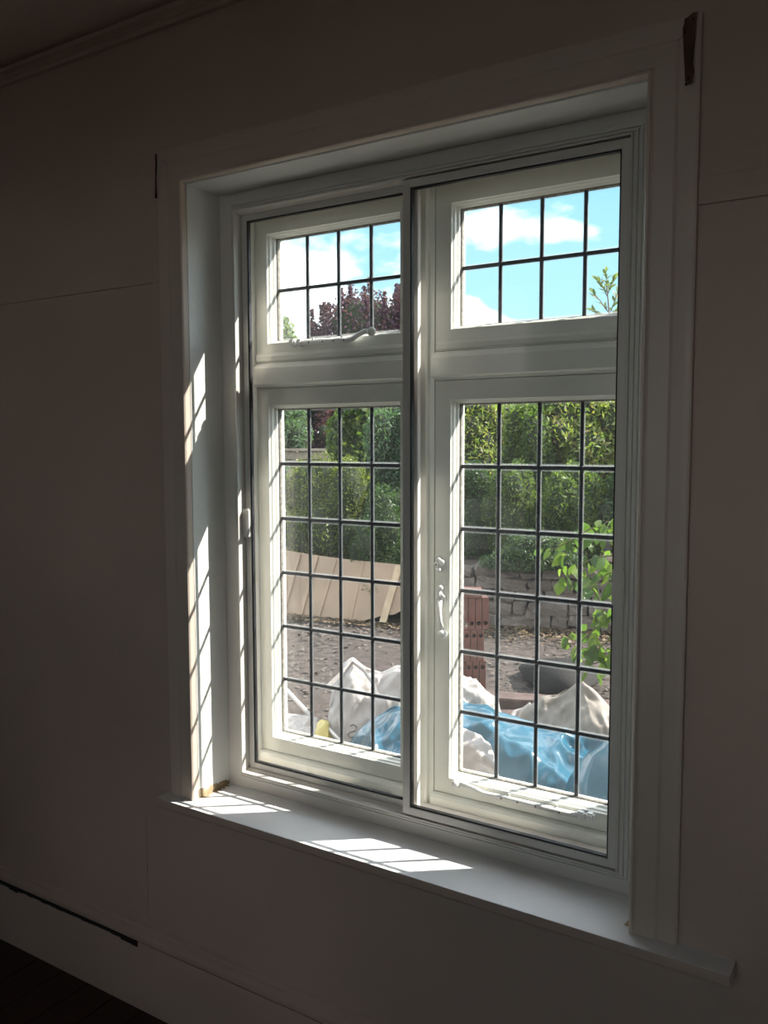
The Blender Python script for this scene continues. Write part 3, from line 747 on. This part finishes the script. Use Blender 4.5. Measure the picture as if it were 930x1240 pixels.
# ---- buff sheet leaning on the hedge ---------------------------------------
bl, brt = on_ground(318, 741), on_ground(490, 757)
dx = (brt-bl); dx.z = 0; Ls = dx.length; dx.normalize(); up_l = (Vector((-dx.y, dx.x, 0))*.30 + Vector((0, 0, 1))).normalized()
sh = empty('leaning_sheet', bl); tag(sh, 'long buff sheet leaning against the conifers at the back of the yard', 'sheet')
nback = dx.cross(up_l)*-1
def P3(u, v, o=0): return dx*u + up_l*v + nback*o
outl = []
def htop(u): return .80 - .13*(u/Ls) - .02*math.sin(u*2)
vs = []; fs = []; nu = 40
for i in range(nu+1):
    u = Ls*i/nu
    lo = 0.0 if u < Ls*.74 else (.02 + .15*((u/Ls-.74)/.26) + .04*noise.noise(Vector((u*9, 0, 0))))
    wv = .012*math.sin(u*4)
    for (v, o) in ((lo, .0), (htop(u), .0), (htop(u), .012), (lo, .012)): vs.append(P3(u, v, o+wv))
for i in range(nu):
    for k in range(4):
        a, b_ = i*4+k, i*4+(k+1) % 4
        fs.append((a, b_, b_+4, a+4))
MB().add(vs, fs + [(0, 1, 2, 3), (nu*4, nu*4+1, nu*4+2, nu*4+3)]).build('panel', m_sheet, sh)
for (u0, u1, wd, mt) in ((.27*Ls, .33*Ls, .05, m_sheet), (.40*Ls, .47*Ls, .045, m_sheet), (.62*Ls, .66*Ls, .05, m_sheet), (.835*Ls, .90*Ls, .085, m_batten), (.14*Ls, .20*Ls, .05, m_sheet)):
    h1 = htop(u1) - .02
    q = [P3(u0, .01, -.018), P3(u0+wd, .01, -.018), P3(u1+wd, h1, -.018), P3(u1, h1, -.018), P3(u0, .01, -.012+.012), P3(u0+wd, .01, 0), P3(u1+wd, h1, 0), P3(u1, h1, 0)]
    MB().add(q, [(0, 1, 2, 3), (4, 7, 6, 5), (0, 4, 5, 1), (1, 5, 6, 2), (2, 6, 7, 3), (3, 7, 4, 0)]).build('batten', mt, sh)
def lit2(r):
    u, v = r.random()*Ls, r.random()*.3; p = bl + dx*u - VD*v; return (p.x, p.y, GZ+.012)
m_peb = mat('pebbles', (.11, .09, .075), .9, var=.3, vscale=15)
def pebble_field():
    r = np.random.default_rng(77); n = 5000; P = np.empty((n, 3))
    P[:, 0] = r.uniform(-6.5, 1.0, n); P[:, 1] = r.uniform(1.5, 7, n); P[:, 2] = GZ - .012
    o = leaf_cloud('pebbles', P, .05, m_peb, None, r, flat=.4, aspect=.8)
    tag(o, 'small stones strewn over the bare yard', 'gravel', kind='stuff')
pebble_field()
scatter('leaf_litter', 'pale chips and dry leaves strewn along the foot of the buff sheet', 500, lit2, .045, m_litter, 9)

# ---- stack of cored bricks --------------------------------------------------
def brick_mesh(top=True):
    """a cored brick standing on end: three round cores and two grooves in its face"""
    bw, bd, bh = .150, .11, .232
    V = []; F = []; mi = []
    cw = bw/3; hz = (bh-.045) if top else .045; hr = .0165
    for c in range(3):
        x0, x1 = c*cw + (.003 if c else 0), (c+1)*cw - (.003 if c < 2 else 0); hx = (x0+x1)/2; b = len(V)
        fr = [(x1, hz+.02), (hx+.01, bh), (hx-.01, bh), (x0, hz+.02), (x0, hz-.02), (hx-.01, 0), (hx+.01, 0), (x1, hz-.02)]
        V += [(x, 0, z) for x, z in fr] + [(hx+hr*math.cos(R(22.5+45*i)), 0, hz+hr*math.sin(R(22.5+45*i))) for i in range(8)] + [(hx+hr*math.cos(R(22.5+45*i)), .03, hz+hr*math.sin(R(22.5+45*i))) for i in range(8)]
        F += [(b+i, b+(i+1) % 8, b+8+(i+1) % 8, b+8+i) for i in range(8)]; mi += [0]*8
        F += [(b+8+i, b+8+(i+1) % 8, b+16+(i+1) % 8, b+16+i) for i in range(8)] + [tuple(range(b+16, b+24))]; mi += [1]*9
        q = len(V); V += [(x0, 0, 0), (x1, 0, 0), (x1, 0, bh), (x0, 0, bh)]
        F += [(b+1, b+0, q+2), (b+3, b+2, q+3), (b+5, b+4, q), (b+7, b+6, q+1), (b+3, q+3, q, b+4), (b+0, b+7, q+1, q+2)][:4]; mi += [0]*4
        if c < 2:
            g = len(V); V += [(x1, 0, 0), (x1, 0, bh), (x1+.003, .008, 0), (x1+.003, .008, bh), (x1+.006, 0, 0), (x1+.006, 0, bh)]
            F += [(g, g+2, g+3, g+1), (g+2, g+4, g+5, g+3)]; mi += [1, 1]
    q = len(V); V += [(0, 0, 0), (bw, 0, 0), (bw, 0, bh), (0, 0, bh), (0, bd, 0), (bw, bd, 0), (bw, bd, bh), (0, bd, bh)]
    F += [(q, q+1, q+5, q+4), (q+1, q+2, q+6, q+5), (q+2, q+3, q+7, q+6), (q+3, q, q+4, q+7), (q+4, q+5, q+6, q+7)]; mi += [0]*5
    me = bpy.data.meshes.new('brick'); me.from_pydata(V, [], F); me.materials.append(m_brick); me.materials.append(m_hole)
    for p, k in zip(me.polygons, mi): p.material_index = k
    return me
b_up, b_dn = brick_mesh(True), brick_mesh(False); bs = on_ground(574, 876); rnd = random.Random(6)
ba = YAW + .10; bxd = Vector((math.cos(ba), math.sin(ba), 0))
ords = ('bottom', 'second', 'third', 'top')
for c in range(4):
    for i in range(2):
        o = obj('brick', b_dn if c == 3 else b_up); off = (.0, .015, .0, .035)[c]
        p = bs + bxd*(-.235 + off + i*.155); o.location = (p.x, p.y, GZ + .234*c); o.rotation_euler = (0, 0, ba + rnd.uniform(-.02, .02))
        tag(o, 'cored red brick on end, %s brick in the %s layer of the stack' % (('mullion-side', 'outer')[i], ords[c]), 'brick', 'cored red bricks stacked in the yard')
o = MB().box(0, .15, 0, .11, 0, .062).build('brick', m_brick, bevel=.003); p = bs + bxd*(-.10); o.location = (p.x, p.y, GZ + .938); o.rotation_euler = (0, 0, ba - .15)
tag(o, 'short red brick lying flat on top of the cored brick stack', 'brick')

# ---- sleepers on the ground -------------------------------------------------
s0 = on_ground(585, 876); s1 = on_ground(760, 884); sd = (s1-s0); sd.z = 0; slen = sd.length; sa = math.atan2(sd.y, sd.x) - .12
for i, (off, hgt, lab) in enumerate(((0.0, .07, 'weathered brown timber sleeper lying nearer the rubbish bags'), (.26, .13, 'weathered brown timber sleeper lying against the grey sheet'))):
    o = MB().box(0, slen, 0, .20, 0, hgt).build('timber_sleeper', m_timber, bevel=.008); p = s0 + VD*off; o.location = (p.x, p.y, GZ-.01); o.rotation_euler = (0, 0, sa); tag(o, lab, 'sleeper', 'timber sleepers in the yard')

# ---- curved grey sheet behind the beige cover -------------------------------
gpos = at(665, 835, 3.9); 
def sheet_from(name, m, grid, thick, label, cat, sub=2, wrinkle=.0, seed=0, parent=None):
    """a bent sheet through a grid of points, with thickness"""
    rows, cols = len(grid), len(grid[0]); o0 = sum((p for r_ in grid for p in r_), Vector())/(rows*cols)
    me = bpy.data.meshes.new(name); me.from_pydata([tuple(p-o0) for r_ in grid for p in r_], [], [(j*cols+i, j*cols+i+1, (j+1)*cols+i+1, (j+1)*cols+i) for j in range(rows-1) for i in range(cols-1)])
    o = obj(name, me, m); o.location = o0
    ss = o.modifiers.new('s', 'SUBSURF'); ss.levels = sub; ss.render_levels = sub
    so_ = o.modifiers.new('t', 'SOLIDIFY'); so_.thickness = thick
    for p in me.polygons: p.use_smooth = True
    return tag(o, label, cat)
sheet_from('grey_sheet', m_grey, [
   [on_ground(x, y, GZ+h_) for x, y, h_ in ((626, 810, .03), (645, 831, .02), (663, 844, .02), (680, 846, .02))],
   [on_ground(x, y, GZ+h_) for x, y, h_ in ((628, 806, .07), (652, 814, .16), (676, 820, .22), (702, 838, .12))],
   [on_ground(x, y, GZ+h_) for x, y, h_ in ((640, 801, .08), (662, 796, .24), (690, 794, .30), (726, 826, .14))],
   [on_ground(x, y, GZ+h_) for x, y, h_ in ((656, 797, .04), (680, 797, .10), (706, 797, .12), (735, 820, .05))]], .012, 'curved dark grey sheet with a pointed corner lying behind the beige cover', 'sheet', 3)

# ---- rubbish heap: bags and polythene ---------------------------------------
def heap(name, label, cat, group, ridge, Y, front, back, m, seed, fold=.03, freq=5.0, base=GZ, nu=90, nv=64, power=1.5, skew=0.0, micro=.35, dirx=0.0):
    """a crumpled covered mound; its crest passes where the photo shows it"""
    pts = [at(px, py, Y if not hasattr(Y, '__len__') else Y[i]) for i, (px, py) in enumerate(ridge)]
    seg = [0]
    for a, b_ in zip(pts, pts[1:]): seg.append(seg[-1] + (b_-a).length)
    c0 = sum(pts, Vector())/len(pts); c0.z = base
    fd = (-VD + SD*dirx).normalized(); rs = random.Random(seed); so_ = Vector((rs.uniform(0, 50), rs.uniform(0, 50), rs.uniform(0, 50)))
    vs = []
    for i in range(nu):
        d = seg[-1]*i/(nu-1); k = 0
        while k < len(seg)-2 and seg[k+1] < d: k += 1
        t = (d-seg[k])/max(1e-6, seg[k+1]-seg[k]); t2 = t
        p = pts[k].lerp(pts[k+1], t2)
        u = i/(nu-1); endf = min(1, min(u, 1-u)/.07)
        for j in range(nv):
            v = -1 + 2*j/(nv-1)
            q = p + (fd*(-v*front) if v < 0 else fd*(-v*back)) ; 
            q = p + fd*((-v)*front if v < 0 else -v*back)
            hgt = (p.z-base)*(1 - abs(v)**power)
            q.z = base + hgt*(endf**.45)
            s = q*freq + so_
            r1 = 1 - abs(noise.noise(s*.35 + Vector((0, 0, d)))*2.2)
            r2 = 1 - abs(noise.noise(s)*2.0)
            r3 = 1 - abs(noise.noise(s*2.4)*2.0)
            dd = fold*(1.1*(r1-.6) + .7*(r2-.6) + micro*(r3-.6))
            wgt = min(1, (1-abs(v))*5)
            crest = min(1, abs(v)*6 + .35)
            q += (fd*.8 + Vector((0, 0, .75)))*dd*wgt*crest
            q.z = max(q.z, base)
            vs.append(tuple(q - c0))
    fs = [(i*nv+j, (i+1)*nv+j, (i+1)*nv+j+1, i*nv+j+1) for i in range(nu-1) for j in range(nv-1)]
    rim = [j for j in range(nv)] + [i*nv+nv-1 for i in range(1, nu)] + [(nu-1)*nv+j for j in range(nv-2, -1, -1)] + [i*nv for i in range(nu-2, 0, -1)]
    fs.append(tuple(rim))
    me = bpy.data.meshes.new(name); me.from_pydata(vs, [], fs)
    o = obj(name, me, m, smooth=True); o.location = c0
    return tag(o, label, cat, group)
GB = 'bags of builders rubbish'
bagA = heap('rubbish_bag', 'white woven rubbish bag with a loop of cord, behind the blue polythene', 'bag', GB, [(396, 885), (402, 835), (415, 808), (427, 799), (440, 806), (462, 812), (480, 806), (500, 806), (515, 830)], 2.9, .45, .5, m_bag, 3, .05, 6, power=2.6)
bagB = heap('rubbish_bag', 'bright white rubbish bag beside the mullion, half hidden by the blue polythene', 'bag', GB, [(505, 850), (520, 820), (540, 808), (565, 822), (578, 824), (590, 838), (602, 843), (608, 862)], 2.85, .35, .45, m_bag, 5, .05, 7, power=2.4)
tarp = heap('blue_polythene', 'crumpled shiny blue polythene draped over the rubbish heap', 'tarp', None,
            [(408, 925), (428, 893), (450, 872), (475, 862), (510, 850), (545, 846), (562, 850), (590, 853), (605, 862), (628, 868), (660, 876), (700, 888), (740, 893), (780, 905), (820, 930)], [2.35]*15, .95, .30, m_blue, 11, .10, 3.5, nu=220, nv=130, power=1.9, micro=.22)
beige = heap('beige_cover', 'beige cloth cover rising to a peak over rubbish near the jamb', 'tarp', None, [(628, 872), (640, 858), (658, 845), (676, 842), (690, 832), (706, 822), (722, 836), (740, 856), (765, 885)], 2.75, .55, .5, m_beige, 8, .05, 6, power=1.7)
cream = heap('rubbish_bag', 'small crumpled cream bag poking up behind the middle of the blue polythene', 'bag', GB, [(612, 872), (622, 862), (634, 856), (642, 851), (648, 862), (654, 874)], 2.9, .2, .25, m_bag, 15, .03, 10, nu=40, nv=36, power=2)
low = heap('rubbish_bag', 'white plastic bag bulging out in front of the blue polythene by the mullion', 'bag', GB, [(520, 905), (545, 886), (565, 884), (582, 892), (596, 905), (604, 935), (606, 960)], 1.75, .35, .3, m_bag, 19, .04, 8, nu=70, nv=56, power=2.2)
bl2 = heap('blue_polythene', 'second smooth fold of blue polythene rising at the jamb end of the heap', 'tarp', None, [(682, 985), (696, 940), (715, 915), (740, 895), (765, 890), (800, 905), (830, 960)], 1.72, .35, .35, m_blue, 31, .03, 3.0, nu=90, nv=60, power=2.2)
def band(pix, wid, name, m, parent):
    P = [at(x, y, Y) - parent.location for x, y, Y in pix]; b = MB(); vs = []
    for i, p in enumerate(P):
        d = (P[min(i+1, len(P)-1)] - P[max(i-1, 0)]).normalized(); n_ = VD.cross(d).normalized()*wid
        vs += [p - n_ - VD*.003, p + n_ - VD*.003, p + n_ + VD*.003, p - n_ + VD*.003]
    fs = [(i*4+k, i*4+(k+1) % 4, i*4+4+(k+1) % 4, i*4+4+k) for i in range(len(P)-1) for k in range(4)] + [(0, 1, 2, 3), tuple(len(vs)-4+k for k in range(4))]
    b.add(vs, fs).build(name, m, parent, smooth=False)
band([(383, 842, 2.62), (398, 830, 2.66), (414, 815, 2.75), (427, 802, 2.84)], .014, 'strap', m_bag, bagA)
band([(427, 802, 2.84), (440, 812, 2.68), (452, 828, 2.55), (458, 845, 2.48)], .012, 'strap', m_bag, bagA)
# a loop of dark cord lying on the face of the white bag
from mathutils.bvhtree import BVHTree
def on_face(o, px, py):
    me = o.data; bv = BVHTree.FromPolygons([v.co + o.location for v in me.vertices], [tuple(p.vertices) for p in me.polygons])
    h_ = bv.ray_cast(Vector(CAM), Vector(ray(px, py)).normalized()); return h_[0]
sq = [on_face(bagA, x, y) for x, y in ((424, 879), (428, 877), (432, 880), (430, 885), (425, 886), (421, 889), (424, 893), (430, 891), (433, 888))]
sq = [p for p in sq if p is not None]
if len(sq) > 3:
    MB().tube([tuple(p - bagA.location + VD*-.004) for p in sq], .0025, 5).build('cord', m_lead, bagA, smooth=True)
# ---- odds and ends at the far corner of the yard -----------------------------
pa, pb = at(338, 826, 3.2), at(382, 873, 2.9)
d_ = pb-pa
o = MB().tube([(0, 0, 0), tuple(d_*.5), tuple(d_)], .016, 8).build('white_pole', m_pole, smooth=True); o.location = pa; tag(o, 'white pole slanting down behind the pale boards', 'pole')
pa, pb = at(392, 876, 2.62), at(412, 897, 2.5); d_ = pb-pa
o = MB().tube([(0, 0, 0), tuple(d_)], .012, 8).build('white_stick', m_pole, smooth=True); o.location = pa; tag(o, 'short white stick beside the yellow plastic', 'stick')
heap('pale_board', 'pale crumpled packaging board at the foot of the slanting white pole', 'board', None, [(322, 874), (338, 867), (352, 868), (372, 868), (384, 872), (390, 890)], 2.75, .35, .3, m_paper, 23, .03, 9, nu=60, nv=40, power=2.6)
heap('yellow_plastic', 'yellow plastic scrap lying beside the pale packaging', 'plastic', None, [(380, 892), (384, 876), (390, 873), (398, 876), (402, 890), (404, 900)], 2.6, .2, .2, m_yel, 27, .02, 12, nu=36, nv=30, power=2.4)
hp = [at(335 + 10*math.cos(t), 850 + 20*math.sin(t), 2.95) for t in [R(20*i) for i in range(19)]]; hc = sum(hp, Vector())/len(hp)
o = MB().tube([tuple(p-hc) for p in hp], .012, 8).build('hose_loop', m_pink, smooth=True); o.location = hc; tag(o, 'loop of pinkish hose standing behind the white pole', 'hose')
